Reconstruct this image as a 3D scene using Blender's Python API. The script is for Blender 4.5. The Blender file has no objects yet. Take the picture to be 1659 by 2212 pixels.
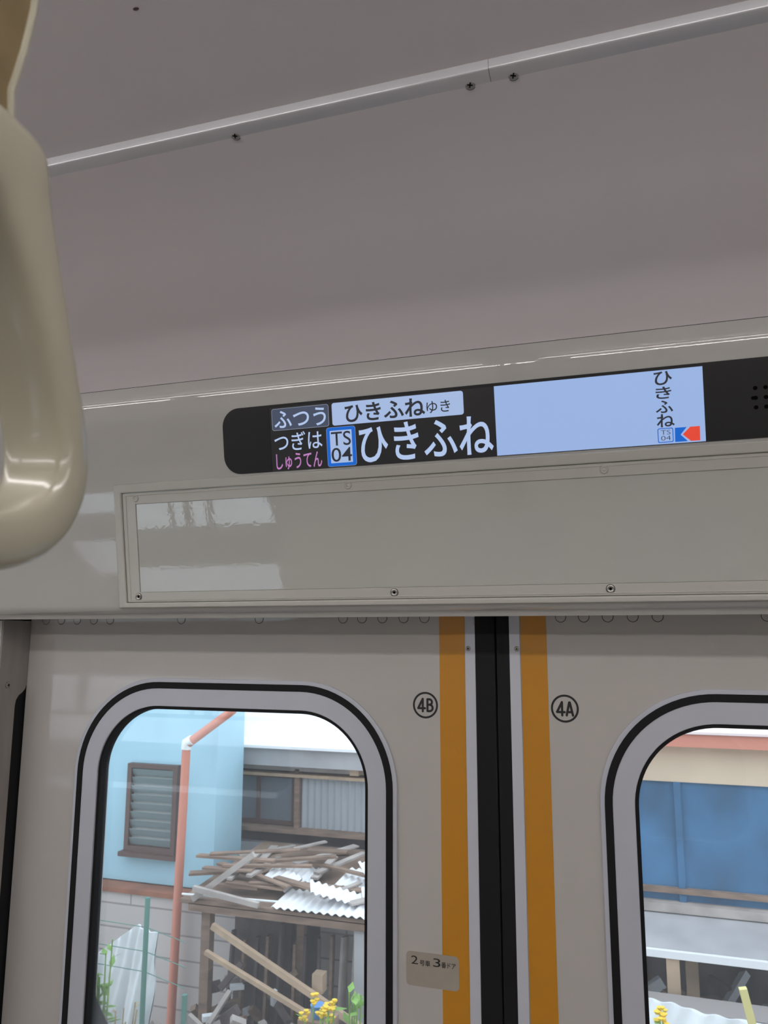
import bpy, bmesh, math, random
from mathutils import Vector, Matrix

sc = bpy.context.scene
COL = sc.collection
R = math.radians
random.seed(7)

# ------------------------------------------------------------------ camera
cam_d = bpy.data.cameras.new('camera')
cam = bpy.data.objects.new('camera', cam_d)
COL.objects.link(cam)
YAW, PITCH, ROLL, FPX = R(17.788), R(9.279), R(0.110), 1670.87
fw = Vector((-math.sin(YAW) * math.cos(PITCH), math.cos(YAW) * math.cos(PITCH), math.sin(PITCH)))
rt = Vector((math.cos(YAW), math.sin(YAW), 0))
up = rt.cross(fw)
r2 = math.cos(ROLL) * rt + math.sin(ROLL) * up
u2 = -math.sin(ROLL) * rt + math.cos(ROLL) * up
m = Matrix((r2, u2, -fw)).transposed().to_4x4()
m.translation = Vector((0.155, -0.91, 1.765))
cam.matrix_world = m
cam_d.sensor_fit = 'VERTICAL'
cam_d.sensor_height = 36.0
cam_d.lens = 36.0 * FPX / 2212.0
cam_d.clip_start = 0.02
cam_d.dof.use_dof = True
cam_d.dof.focus_distance = 1.02
cam_d.dof.aperture_fstop = 27.2 / 1.5        # a phone's 1.5 mm aperture
sc.camera = cam

# ------------------------------------------------------------------ world, exposure
sc.view_settings.view_transform = 'Standard'
sc.view_settings.look = 'None'
sc.view_settings.gamma = 1.0
sc.view_settings.exposure = 0.0
sc.cycles.use_denoising = True
sc.cycles.max_bounces = 12
sc.cycles.diffuse_bounces = 6
sc.cycles.glossy_bounces = 5
sc.cycles.transparent_max_bounces = 16
sc.cycles.sample_clamp_indirect = 6.0
SKY = 2.5
w = bpy.data.worlds.new('overcast_sky')
sc.world = w
w.use_nodes = True
bg = w.node_tree.nodes['Background']
bg.inputs[0].default_value = (0.83, 0.91, 1.0, 1)
bg.inputs[1].default_value = SKY
LAMP = 11.0                                   # radiance of the ceiling tubes


# ------------------------------------------------------------------ materials
def lin(c):
    c = c / 255.0
    return c / 12.92 if c <= 0.04045 else ((c + 0.055) / 1.055) ** 2.4


def rgb(r, g, b):
    return (lin(r), lin(g), lin(b), 1.0)


def mat(name, col, rough=0.5, metal=0.0, spec=0.5, coat=0.0, coat_rough=0.03,
        var=0.0, vscale=8.0, vstretch=(1, 1, 1), bump=0.0, bscale=300.0, emit=None, es=1.0):
    mt = bpy.data.materials.new(name)
    mt.use_nodes = True
    nt = mt.node_tree
    p = nt.nodes['Principled BSDF']
    p.inputs['Base Color'].default_value = col
    p.inputs['Roughness'].default_value = rough
    p.inputs['Metallic'].default_value = metal
    p.inputs['Specular IOR Level'].default_value = spec
    p.inputs['Coat Weight'].default_value = coat
    p.inputs['Coat Roughness'].default_value = coat_rough
    p.inputs['Coat IOR'].default_value = 1.95
    tc = nt.nodes.new('ShaderNodeTexCoord')
    if var > 0:
        mp = nt.nodes.new('ShaderNodeMapping')
        mp.inputs['Scale'].default_value = vstretch
        nt.links.new(tc.outputs['Object'], mp.inputs['Vector'])
        nz = nt.nodes.new('ShaderNodeTexNoise')
        nz.inputs['Scale'].default_value = vscale
        nz.inputs['Detail'].default_value = 5
        nt.links.new(mp.outputs['Vector'], nz.inputs['Vector'])
        mr = nt.nodes.new('ShaderNodeMapRange')
        mr.inputs['From Min'].default_value = 0.3
        mr.inputs['From Max'].default_value = 0.7
        mr.inputs['To Min'].default_value = 1 - var
        mr.inputs['To Max'].default_value = 1 + var * 0.6
        nt.links.new(nz.outputs['Fac'], mr.inputs['Value'])
        mx = nt.nodes.new('ShaderNodeVectorMath')
        mx.operation = 'SCALE'
        mx.inputs[0].default_value = col[:3]
        nt.links.new(mr.outputs['Result'], mx.inputs['Scale'])
        nt.links.new(mx.outputs['Vector'], p.inputs['Base Color'])
    if bump > 0:
        nb = nt.nodes.new('ShaderNodeTexNoise')
        nb.inputs['Scale'].default_value = bscale
        nb.inputs['Detail'].default_value = 1.0
        nt.links.new(tc.outputs['Object'], nb.inputs['Vector'])
        bp = nt.nodes.new('ShaderNodeBump')
        bp.inputs['Strength'].default_value = 1.0
        bp.inputs['Distance'].default_value = bump
        nt.links.new(nb.outputs['Fac'], bp.inputs['Height'])
        nt.links.new(bp.outputs['Normal'], p.inputs['Normal'])
        nt.links.new(bp.outputs['Normal'], p.inputs['Coat Normal'])
    if emit is not None:
        p.inputs['Emission Color'].default_value = emit
        p.inputs['Emission Strength'].default_value = es
    return mt


CREAM = (0.545, 0.54, 0.505, 1)
M = {}
M['header'] = mat('cream_coated_panel', CREAM, 0.32, coat=0.9, coat_rough=0.015, bump=0.000024, bscale=240)
M['sheet'] = mat('cream_gloss_sheet', (0.53, 0.53, 0.485, 1), 0.35, coat=1.0, coat_rough=0.015, bump=0.000020, bscale=240)
M['frame'] = mat('cream_painted_moulding', (0.56, 0.55, 0.50, 1), 0.30, coat=0.3, coat_rough=0.15)
M['cove'] = mat('pale_grey_ceiling_panel', (0.69, 0.65, 0.655, 1), 0.38, spec=0.4, bump=0.00004, bscale=400)
M['rail'] = mat('brushed_aluminium_moulding', (0.62, 0.62, 0.64, 1), 0.22, metal=0.3)
M['door'] = mat('warm_white_door_skin', (0.54, 0.52, 0.49, 1), 0.28, coat=0.5, coat_rough=0.05)
M['orange'] = mat('orange_warning_tape', (0.60, 0.26, 0.004, 1), 0.30, coat=0.35, coat_rough=0.06)
M['strip'] = mat('pale_aluminium_strip', (0.60, 0.625, 0.68, 1), 0.42, metal=0.1)
M['winframe'] = mat('satin_aluminium_frame', (0.59, 0.615, 0.68, 1), 0.36, metal=0.2)
M['rubber'] = mat('black_rubber', (0.010, 0.010, 0.011, 1), 0.6, spec=0.25)
M['gap'] = mat('dark_gap', (0.004, 0.004, 0.004, 1), 0.9, spec=0.05)
M['steel'] = mat('stainless_steel', (0.42, 0.40, 0.38, 1), 0.35, metal=0.6, var=0.18, vscale=30, vstretch=(1, 1, 0.2))
M['screw'] = mat('screw_steel', (0.42, 0.41, 0.38, 1), 0.30, metal=0.8)
M['print'] = mat('black_print', (0.012, 0.012, 0.012, 1), 0.5)
M['sticker'] = mat('beige_label_film', (0.40, 0.36, 0.30, 1), 0.35, var=0.05, vscale=60)
M['bezel'] = mat('black_acrylic', (0.013, 0.013, 0.014, 1), 0.35, spec=0.35)
M['bezel2'] = mat('black_grille', (0.018, 0.018, 0.019, 1), 0.5, spec=0.3)
M['handle'] = mat('ivory_plastic', (0.50, 0.475, 0.36, 1), 0.22, coat=0.3, coat_rough=0.08)
M['belt'] = mat('tan_vinyl_belt', (0.27, 0.20, 0.10, 1), 0.38, var=0.15, vscale=60)
M['floor'] = mat('grey_vinyl_floor', (0.42, 0.39, 0.38, 1), 0.5, var=0.10, vscale=50)
M['lamp'] = mat('white_lamp_tube', (0.8, 0.8, 0.8, 1), 0.5, emit=(1.0, 0.965, 0.945, 1), es=LAMP)
M['rust_speck'] = mat('brown_stain', (0.10, 0.06, 0.06, 1), 0.8)
M['chrome'] = mat('chrome_pipe', (0.7, 0.7, 0.7, 1), 0.15, metal=1.0)


def screen_mat(name, c, s=1.0):
    return mat(name, (0.01, 0.01, 0.01, 1), 0.3, spec=0.25, emit=c, es=s)


M['scr_dark'] = screen_mat('screen_black', rgb(30, 29, 31))
M['scr_white'] = screen_mat('screen_pale_blue', rgb(152, 178, 224))
M['scr_white2'] = screen_mat('screen_pale_blue_box', rgb(163, 184, 222))
M['scr_grey'] = screen_mat('screen_slate', rgb(66, 74, 94))
M['scr_line'] = screen_mat('screen_outline', rgb(150, 158, 175))
M['scr_text'] = screen_mat('screen_white_text', rgb(176, 196, 232))
M['scr_pink'] = screen_mat('screen_pink_text', rgb(186, 124, 186))
M['scr_blue'] = screen_mat('screen_blue', rgb(15, 98, 200))
M['scr_ink'] = screen_mat('screen_ink', rgb(40, 42, 50))
M['scr_red'] = screen_mat('screen_red', rgb(226, 72, 52))

g = bpy.data.materials.new('window_glass')
g.use_nodes = True
nt = g.node_tree
nt.nodes.clear()
o_ = nt.nodes.new('ShaderNodeOutputMaterial')
mxs = nt.nodes.new('ShaderNodeMixShader')
fr = nt.nodes.new('ShaderNodeFresnel')
fr.inputs['IOR'].default_value = 1.5
tr = nt.nodes.new('ShaderNodeBsdfTransparent')
tr.inputs[0].default_value = (0.94, 0.965, 0.97, 1)
gl = nt.nodes.new('ShaderNodeBsdfGlossy')
gl.inputs['Roughness'].default_value = 0.01
nt.links.new(fr.outputs[0], mxs.inputs[0])
nt.links.new(tr.outputs[0], mxs.inputs[1])
nt.links.new(gl.outputs[0], mxs.inputs[2])
tl = nt.nodes.new('ShaderNodeBsdfTranslucent')
tl.inputs[0].default_value = (0.9, 0.92, 0.95, 1)
hz = nt.nodes.new('ShaderNodeMixShader')              # film of dust on the panes
hz.inputs[0].default_value = 0.032
nt.links.new(mxs.outputs[0], hz.inputs[1])
nt.links.new(tl.outputs[0], hz.inputs[2])
nt.links.new(hz.outputs[0], o_.inputs['Surface'])
M['glass'] = g


# ------------------------------------------------------------------ helpers
def tag(o, label=None, cat=None, group=None, kind=None):
    if label: o['label'] = label
    if cat: o['category'] = cat
    if group: o['group'] = group
    if kind: o['kind'] = kind
    return o


def empty(name, loc):
    o = bpy.data.objects.new(name, None)
    o.empty_display_size = 0.05
    o.location = loc
    COL.objects.link(o)
    return o


def wloc(o):
    v = Vector(o.location)
    while o.parent:
        o = o.parent
        v += Vector(o.location)
    return v


def link(name, me, parent=None, origin=None):
    """link mesh whose vertices are in world space; children take their parent's frame"""
    o = bpy.data.objects.new(name, me)
    COL.objects.link(o)
    if origin is None and parent is None:
        xs = [v.co for v in me.vertices]
        origin = Vector(((min(v.x for v in xs) + max(v.x for v in xs)) / 2,
                         (min(v.y for v in xs) + max(v.y for v in xs)) / 2, min(v.z for v in xs)))
    if parent is not None:
        xs = [v.co for v in me.vertices]
        c = Vector(((min(v.x for v in xs) + max(v.x for v in xs)) / 2,
                    (min(v.y for v in xs) + max(v.y for v in xs)) / 2,
                    (min(v.z for v in xs) + max(v.z for v in xs)) / 2))
        me.transform(Matrix.Translation(-c))
        o.parent = parent
        o.location = c - wloc(parent)
    else:
        me.transform(Matrix.Translation(-Vector(origin)))
        o.location = origin
    return o


class MB:
    def __init__(s):
        s.bm = bmesh.new()
        s.mi = 0

    def face(s, vs):
        f = s.bm.faces.new(vs)
        f.material_index = s.mi
        return f

    def box(s, x0, y0, z0, x1, y1, z1, rot=None, piv=None):
        c = [(x0, y0, z0), (x1, y0, z0), (x1, y1, z0), (x0, y1, z0), (x0, y0, z1), (x1, y0, z1), (x1, y1, z1), (x0, y1, z1)]
        if rot is not None:
            piv = Vector(piv or ((x0 + x1) / 2, (y0 + y1) / 2, (z0 + z1) / 2))
            c = [rot @ (Vector(p) - piv) + piv for p in c]
        v = [s.bm.verts.new(p) for p in c]
        for f in ((0, 3, 2, 1), (4, 5, 6, 7), (0, 1, 5, 4), (1, 2, 6, 5), (2, 3, 7, 6), (3, 0, 4, 7)):
            s.face([v[i] for i in f])
        return s

    def beam(s, a, b, wd, th):
        """a board from a to b"""
        a, b = Vector(a), Vector(b)
        d = b - a
        L = d.length
        q = d.to_track_quat('X', 'Z').to_matrix()
        c = [(0, -th / 2, -wd / 2), (L, -th / 2, -wd / 2), (L, th / 2, -wd / 2), (0, th / 2, -wd / 2),
             (0, -th / 2, wd / 2), (L, -th / 2, wd / 2), (L, th / 2, wd / 2), (0, th / 2, wd / 2)]
        v = [s.bm.verts.new(a + q @ Vector(p)) for p in c]
        for f in ((0, 3, 2, 1), (4, 5, 6, 7), (0, 1, 5, 4), (1, 2, 6, 5), (2, 3, 7, 6), (3, 0, 4, 7)):
            s.face([v[i] for i in f])
        return s

    def tube(s, pts, r, n=12, caps=True):
        pts = [Vector(p) for p in pts]
        rings = []
        for i, p in enumerate(pts):
            d = (pts[min(i + 1, len(pts) - 1)] - pts[max(i - 1, 0)]).normalized()
            a = d.orthogonal().normalized() if i == 0 else (s._a - d * s._a.dot(d)).normalized()
            s._a = a
            b = d.cross(a)
            rr_ = r[i] if isinstance(r, (list, tuple)) else r
            rings.append([s.bm.verts.new(p + (a * math.cos(t) + b * math.sin(t)) * rr_)
                          for t in [2 * math.pi * k / n for k in range(n)]])
        for A, B in zip(rings, rings[1:]):
            for k in range(n):
                s.face([A[k], A[(k + 1) % n], B[(k + 1) % n], B[k]])
        if caps:
            s.face(rings[0][::-1])
            s.face(rings[-1])
        return s

    def loops(s, rings, close=True, capa=False, capb=False):
        R_ = [[s.bm.verts.new(p) for p in r] for r in rings]
        n = len(R_[0])
        for A, B in zip(R_, R_[1:]):
            for k in range(n if close else n - 1):
                s.face([A[k], A[(k + 1) % n], B[(k + 1) % n], B[k]])
        if capa: s.face(R_[0][::-1])
        if capb: s.face(R_[-1])
        return s

    def mesh(s, name, mats, smooth=False):
        bmesh.ops.recalc_face_normals(s.bm, faces=s.bm.faces)
        me = bpy.data.meshes.new(name)
        s.bm.to_mesh(me)
        s.bm.free()
        for mm in (mats if isinstance(mats, (list, tuple)) else [mats]):
            me.materials.append(mm)
        if smooth:
            shade(me)
        return me

    def build(s, name, mats, parent=None, smooth=False):
        return link(name, s.mesh(name, mats, smooth), parent)


def shade(me, ang=35):
    me.polygons.foreach_set('use_smooth', [True] * len(me.polygons))
    me.set_sharp_from_angle(angle=R(ang))


def rr(x0, y0, x1, y1, r, n=14):
    """rounded rectangle outline"""
    P = []
    for cx, cy, a0 in ((x1 - r, y1 - r, 0), (x0 + r, y1 - r, 90), (x0 + r, y0 + r, 180), (x1 - r, y0 + r, 270)):
        for k in range(n + 1):
            a = R(a0 + 90 * k / n)
            P.append((cx + r * math.cos(a), cy + r * math.sin(a)))
    return P


def rect(x0, y0, x1, y1):
    return [(x1, y1), (x0, y1), (x0, y0), (x1, y0)]


def circ(cx, cy, r, n=28):
    return [(cx + r * math.cos(2 * math.pi * k / n), cy + r * math.sin(2 * math.pi * k / n)) for k in range(n)]


# frames: (u, v, w) -> world, w grows towards the cabin
def F_door(u, v, w_): return Vector((u, -w_, v))


TL = R(10)
HP0 = Vector((0, -0.10, 1.79))
HE = Vector((0, -math.sin(TL), math.cos(TL)))
HN = Vector((0, -math.cos(TL), -math.sin(TL)))


def F_head(u, v, w_): return HP0 + Vector((u, 0, 0)) + HE * v + HN * w_


def F_left_jamb(u, v, w_): return Vector((-0.6665 + w_, u, v))


def F_rear(u, v, w_): return Vector((u, -2.72 + w_, v))


def curve_mesh(cu, name):
    ob = bpy.data.objects.new('tmp', cu)
    COL.objects.link(ob)
    dg = bpy.context.evaluated_depsgraph_get()
    dg.update()
    me = bpy.data.meshes.new_from_object(ob.evaluated_get(dg))
    bpy.data.objects.remove(ob)
    bpy.data.curves.remove(cu)
    me.name = name
    return me


def plate_mesh(name, loops, w0, w1, F, material, bevel=0.0):
    """flat plate with holes (even-odd) between heights w0 and w1"""
    cu = bpy.data.curves.new('c', 'CURVE')
    cu.dimensions = '2D'
    cu.fill_mode = 'BOTH'
    for lp in loops:
        sp = cu.splines.new('POLY')
        sp.points.add(len(lp) - 1)
        for p, q in zip(sp.points, lp):
            p.co = (q[0], q[1], 0, 1)
        sp.use_cyclic_u = True
    h = (w1 - w0) / 2
    if bevel > 0:
        cu.bevel_depth = bevel
        cu.bevel_resolution = 2
        cu.offset = -bevel
        h -= bevel
    cu.extrude = h
    me = curve_mesh(cu, name)
    wm = (w0 + w1) / 2
    for v in me.vertices:
        v.co = F(v.co.x, v.co.y, v.co.z + wm)
    me.materials.clear()
    me.materials.append(material)
    if bevel > 0: shade(me, 50)
    else: me.polygons.foreach_set('use_smooth', [False] * len(me.polygons))
    return me


def plate(name, loops, w0, w1, F, material, parent=None, bevel=0.0):
    return link(name, plate_mesh(name, loops, w0, w1, F, material, bevel), parent)


def text(name, s, box, F, w_, material, parent, bold=0.0, squash=None):
    """lettering fitted into box (u0, v0, u1, v1)"""
    cu = bpy.data.curves.new('t', 'FONT')
    cu.body = s
    cu.size = 1.0
    cu.offset = bold
    cu.resolution_u = 5
    me = curve_mesh(cu, name)
    xs = [v.co.x for v in me.vertices]
    ys = [v.co.y for v in me.vertices]
    x0, x1, y0, y1 = min(xs), max(xs), min(ys), max(ys)
    for v in me.vertices:
        u = box[0] + (v.co.x - x0) / (x1 - x0) * (box[2] - box[0])
        vv = box[1] + (v.co.y - y0) / (y1 - y0) * (box[3] - box[1])
        v.co = F(u, vv, w_)
    me.materials.clear()
    me.materials.append(material)
    return link(name, me, parent)


def strokes(name, lines, r, F, w_, material, parent, extra=None):
    """print made of round-ended pen strokes"""
    b = MB()
    k = 0
    for ln in lines:
        for p, q in zip(ln, ln[1:]):
            p, q = Vector(p), Vector(q)
            d = (q - p).normalized() if (q - p).length > 1e-9 else Vector((1, 0))
            a0 = math.atan2(d.y, d.x)
            out = []
            for t in range(9):
                a = a0 - math.pi / 2 + math.pi * t / 8
                out.append((q.x + r * math.cos(a), q.y + r * math.sin(a)))
            for t in range(9):
                a = a0 + math.pi / 2 + math.pi * t / 8
                out.append((p.x + r * math.cos(a), p.y + r * math.sin(a)))
            b.face([b.bm.verts.new(F(x, y, w_ + k * 2e-6)) for x, y in out])
            k += 1
    if extra:
        for ring in extra:
            cx, cy, ro, ri = ring
            A = circ(cx, cy, ro, 48)
            B = circ(cx, cy, ri, 48)
            b.loops([[F(x, y, w_) for x, y in A], [F(x, y, w_) for x, y in B]])
    return b.build(name, material, parent)


def screw_mesh(F, u, v, r, w_, cross=True, ang=0.3):
    """pan-head screw with a cross recess; slot 0 metal, slot 1 dark"""
    b = MB()
    prof = [(r * 1.0, 0.0), (r * 1.0, r * 0.12), (r * 0.9, r * 0.25), (r * 0.6, r * 0.36), (0.12 * r, r * 0.40)]
    b.loops([[F(x, y, w_ + h) for x, y in circ(u, v, q, 24)] for q, h in prof], capb=True)
    b.mi = 1
    b.loops([[F(x, y, w_ + 0.0001) for x, y in circ(u, v, q, 24)] for q in (r * 1.0, r * 1.12)])
    if cross:
        for k in range(2):
            a = ang + k * math.pi / 2
            c, s_ = math.cos(a), math.sin(a)
            L, t = r * 0.52, r * 0.13
            b.face([b.bm.verts.new(F(u + x * c - y * s_, v + x * s_ + y * c, w_ + r * 0.43 + k * 1e-5))
                    for x, y in ((-L, -t), (L, -t), (L, t), (-L, t))])
    return b


def screw(F, u, v, r, w_, parent, name='screw', **k):
    return screw_mesh(F, u, v, r, w_, **k).build(name, [M['screw'], M['gap']], parent)


def profile_x(name, pts, x0, x1, material, parent=None, ang=30, segs=1):
    b = MB()
    rings = []
    for k in range(segs + 1):
        x = x0 + (x1 - x0) * k / segs
        rings.append([Vector((x, y, z)) for y, z in pts])
    b.loops(rings, close=True, capa=True, capb=True)
    me = b.mesh(name, material)
    shade(me, ang)
    return link(name, me, parent)


# ================================================================== the carriage shell
X0, X1 = -4.4, 4.4
YC = -1.36                                   # centre line of the carriage


def struct(o): return tag(o, kind='structure')


# floor
struct(MB().box(X0, -2.75, -0.06, X1, 0.03, 0.0).build('floor', M['floor']))

# header profile (closed): back up, underside, rounded nose, tilted face, rounded top
def header_pts():
    P = [(0.10, 1.800), (-0.003, 1.7905), (-0.086, 1.7885)]
    c = HP0 + HE * 0.0145 - HN * 0.012
    cy, cz = c.y, c.z
    for k in range(9):
        a = R(270 - (80) * k / 8)            # from straight down to the face normal (190 deg)
        P.append((cy + 0.012 * math.cos(a) * 1.0, cz + 0.012 * math.sin(a)))
    st = F_head(0, 0.257, 0)
    rad = 0.040
    c = st - HN * rad
    for k in range(9):
        a = R(190 - 32 * k / 8)
        P.append((c.y + rad * math.cos(a), c.z + rad * math.sin(a)))
    P += [(P[-1][0] + 0.006, P[-1][1] + 0.002), (0.10, P[-1][1] + 0.002)]
    return P


HPTS = header_pts()
SEAM = HPTS[-3]

# cove from the seam up to the ceiling moulding, then the ceiling, mirrored on the far side
def bez(p0, p1, p2, p3, n):
    out = []
    for k in range(n + 1):
        t = k / n
        a, b, c, d = (1 - t) ** 3, 3 * t * (1 - t) ** 2, 3 * t * t * (1 - t), t ** 3
        out.append((a * p0[0] + b * p1[0] + c * p2[0] + d * p3[0], a * p0[1] + b * p1[1] + c * p2[1] + d * p3[1]))
    return out


cove = bez((SEAM[0] + 0.0015, SEAM[1] + 0.0012), (SEAM[0] - 0.030, SEAM[1] + 0.058), (-0.27, 2.178), (-0.3645, 2.197), 24)


def shell_strip(name, pts, material):
    """open profile thickened outwards by 12 mm"""
    out = [(y, z + 0.012) for y, z in pts]
    o = profile_x(name, pts + out[::-1], X0, X1, material, ang=40)
    return struct(o)


shell_strip('ceiling', [(-0.374, 2.2071)] + bez((-0.379, 2.2074), (-0.70, 2.262), (-2.02, 2.262), (-2.341, 2.2074), 24), M['cove'])
cv = [(y - (0.004 if k == 0 else 0), z) for k, (y, z) in enumerate(cove)]
shell_strip('wall_upper_front', cove, M['cove'])
shell_strip('wall_upper_rear', [(2 * YC - y, z) for y, z in cove], M['cove'])
o = profile_x('wall_header_rear', [(2 * YC - y, z) for y, z in HPTS], X0, X1, M['header'])
struct(o)

# front walls beside the doorway, with the side windows
for nm, a, b_, hole in (('wall_front_left', X0, -0.6810, rect(-3.15, 0.86, -1.15, 1.56)), ('wall_front_right', 0.6720, X1, rect(1.15, 0.86, 3.15, 1.56))):
    struct(plate(nm, [rect(a, 0.0, b_, 1.80), hole], 0.0, 0.0517, F_door, M['door']))
for k, (a, b_) in enumerate(((-3.15, -1.15), (1.15, 3.15))):
    wn = plate('window_%d' % (k + 1), [rr(a, 0.86, b_, 1.56, 0.04, 6), rr(a + 0.035, 0.895, b_ - 0.035, 1.525, 0.04, 6)], 0.046, 0.056, F_door, M['winframe'])
    struct(wn)
    plate('pane', [rect(a + 0.01, 0.87, b_ - 0.01, 1.55)], 0.02, 0.026, F_door, M['glass'], wn)

# rear wall with side windows and a doorway's two windows
holes = [rr(-3.45, 0.98, -1.50, 1.56, 0.11), rr(0.9, 0.98, 2.9, 1.56, 0.11), rr(-0.574, 0.93, -0.12, 1.36, 0.09), rr(0.11, 0.93, 0.564, 1.36, 0.09)]
struct(plate('wall_rear', [rect(X0, 0, X1, 1.80)] + holes, -0.03, 0.0, F_rear, M['door']))
for k, h in enumerate(((-3.45, 0.98, -1.50, 1.56), (0.9, 0.98, 2.9, 1.56), (-0.574, 0.93, -0.12, 1.36), (0.11, 0.93, 0.564, 1.36))):
    rad = 0.11 if k < 2 else 0.09
    wn = plate('window_%d' % (k + 3), [rr(h[0] - 0.02, h[1] - 0.02, h[2] + 0.02, h[3] + 0.02, rad + .02), rr(*h, rad)], 0.0, 0.006, F_rear, M['winframe'])
    struct(wn)
    plate('pane', [rr(h[0] - 0.004, h[1] - 0.004, h[2] + 0.004, h[3] + 0.004, rad)], -0.018, -0.013, F_rear, M['glass'], wn)
    if k < 2:
        xm = (h[0] + h[2]) / 2
        if k == 0: window_a = wn
        plate('sash_bar', [rect(h[0], 1.35, h[2], 1.37)], -0.012, 0.002, F_rear, M['winframe'], wn)
    if k == 0:
        for xc, hw_ in ((-2.07, 0.010), (-1.975, 0.02), (-1.85, 0.015), (-2.75, 0.03)):
            plate('reflection_bar', [rect(xc - hw_, 1.36, xc + hw_, 1.56)], -0.012, 0.002, F_rear, M['winframe'], window_a)  # added bars standing in for silhouettes in the header's reflection
# carriage ends
for nm, x in (('wall_left_end', X0), ('wall_right_end', X1)):
    s_ = -1 if x < 0 else 1
    struct(MB().box(min(x, x + s_ * 0.03), -2.75, -0.05, max(x, x + s_ * 0.03), 0.03, 2.26).build(nm, M['door']))

# the header over the doors
hd = profile_x('header_cover', HPTS, X0, X1, M['header'])
tag(hd, 'long cream coated header cover tilting out above the train doors', 'wall panel')

cb_ = bez((-0.379, 2.2074), (-0.70, 2.262), (-2.02, 2.262), (-2.341, 2.2074), 24)
k_ = next(k for k in range(24) if cb_[k + 1][0] < -0.489)
f_ = (-0.489 - cb_[k_][0]) / (cb_[k_ + 1][0] - cb_[k_][0])
cz_ = cb_[k_][1] + f_ * (cb_[k_ + 1][1] - cb_[k_][1])
b = MB()
b.loops([[Vector((-0.172 + x * 1.5, -0.489 + y * 0.8, cz_ + h)) for x, y in circ(0, 0, 0.0016, 12)] for h in (-0.0004, 0.001)], capa=True, capb=True)
b.build('stain_speck', M['rust_speck'], bpy.data.objects['ceiling'])

# ceiling mouldings, butted at a joint
def rail_pts():
    return [(-0.3772, 2.2105), (-0.3772, 2.2068), (-0.3764, 2.2011), (-0.37625, 2.2005), (-0.3759, 2.2000), (-0.3755, 2.1997), (-0.3750, 2.1995), (-0.3700, 2.1978), (-0.3612, 2.1966), (-0.3590, 2.1990), (-0.3590, 2.2105)]


def F_rail(u, v, w_):
    # v runs across the moulding's lower face, w out of it
    n_ = Vector((0, -0.46, -0.888))
    t_ = Vector((0, 0.888, -0.46))
    return Vector((u, -0.3665, 2.1972)) + t_ * v + n_ * w_


for k, (a, b_, scr) in enumerate(((X0, 0.0676, (0.0514, -0.1563, -0.3617, -0.5717)), (0.0680, X1, (0.0855, 0.292)))):
    o = profile_x('trim_%d' % (k + 1), rail_pts(), a, b_, M['rail'], ang=25)
    struct(o)
    for x in scr:
        screw(F_rail, x, 0.0, 0.0043, -0.0012, o)

# door pocket jamb, stainless with a stepped lower edge and a rubber behind it
jl = [(-0.0517, 0.0), (-0.0517, 1.7885), (-0.0008, 1.7885), (-0.0008, 1.700), (-0.003, 1.694), (-0.008, 1.6895), (-0.014, 1.686), (-0.0185, 1.680), (-0.0200, 1.672), (-0.0215, 0.0)]
jam = plate('trim_3', [jl], -0.0015, 0.0006, F_left_jamb, M['steel'])
struct(jam)
MB().box(-0.6900, -0.0530, 0.0, -0.6674, -0.0512, 1.788).build('front_flange', M['door'], jam)
screw(F_left_jamb, -0.0357, 1.7009, 0.0042, 0.0005, jam)
plate('gasket', [rect(-0.050, 0.0, 0.034, 1.788)], -0.0145, -0.0022, F_left_jamb, M['rubber'], jam)
struct(MB().box(0.6665, -0.0517, 0, 0.6705, -0.0008, 1.7885).build('trim_4', M['steel']))
struct(MB().box(X0, 0.102, 1.70, X1, 0.14, 2.26).build('wall_front_cavity', M['gap']))


# ================================================================== the two door leaves
def window_bits(door, x0, x1):
    """the leaf's window from its outer metal edge x0..x1, top 1.713"""
    zt, zb = 1.7125, 0.93
    O = lambda d, r: rr(x0 + d, zb + d, x1 - d, zt - d, r, 20)
    f = plate('window_frame', [O(0, 0.125), O(0.0362, 0.0890)], -0.004, 0.0032, F_door, M['winframe'], door, bevel=0.0008)
    plate('rubber_stripe', [O(0.0050, 0.120), O(0.0133, 0.1118)], 0.002, 0.0042, F_door, M['rubber'], f, bevel=0.0005)
    plate('gasket', [O(0.0355, 0.0895), O(0.0402, 0.085)], -0.0150, 0.0005, F_door, M['rubber'], door)
    plate('pane', [O(0.036, 0.0888)], -0.0135, -0.0095, F_door, M['glass'], door)


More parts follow.
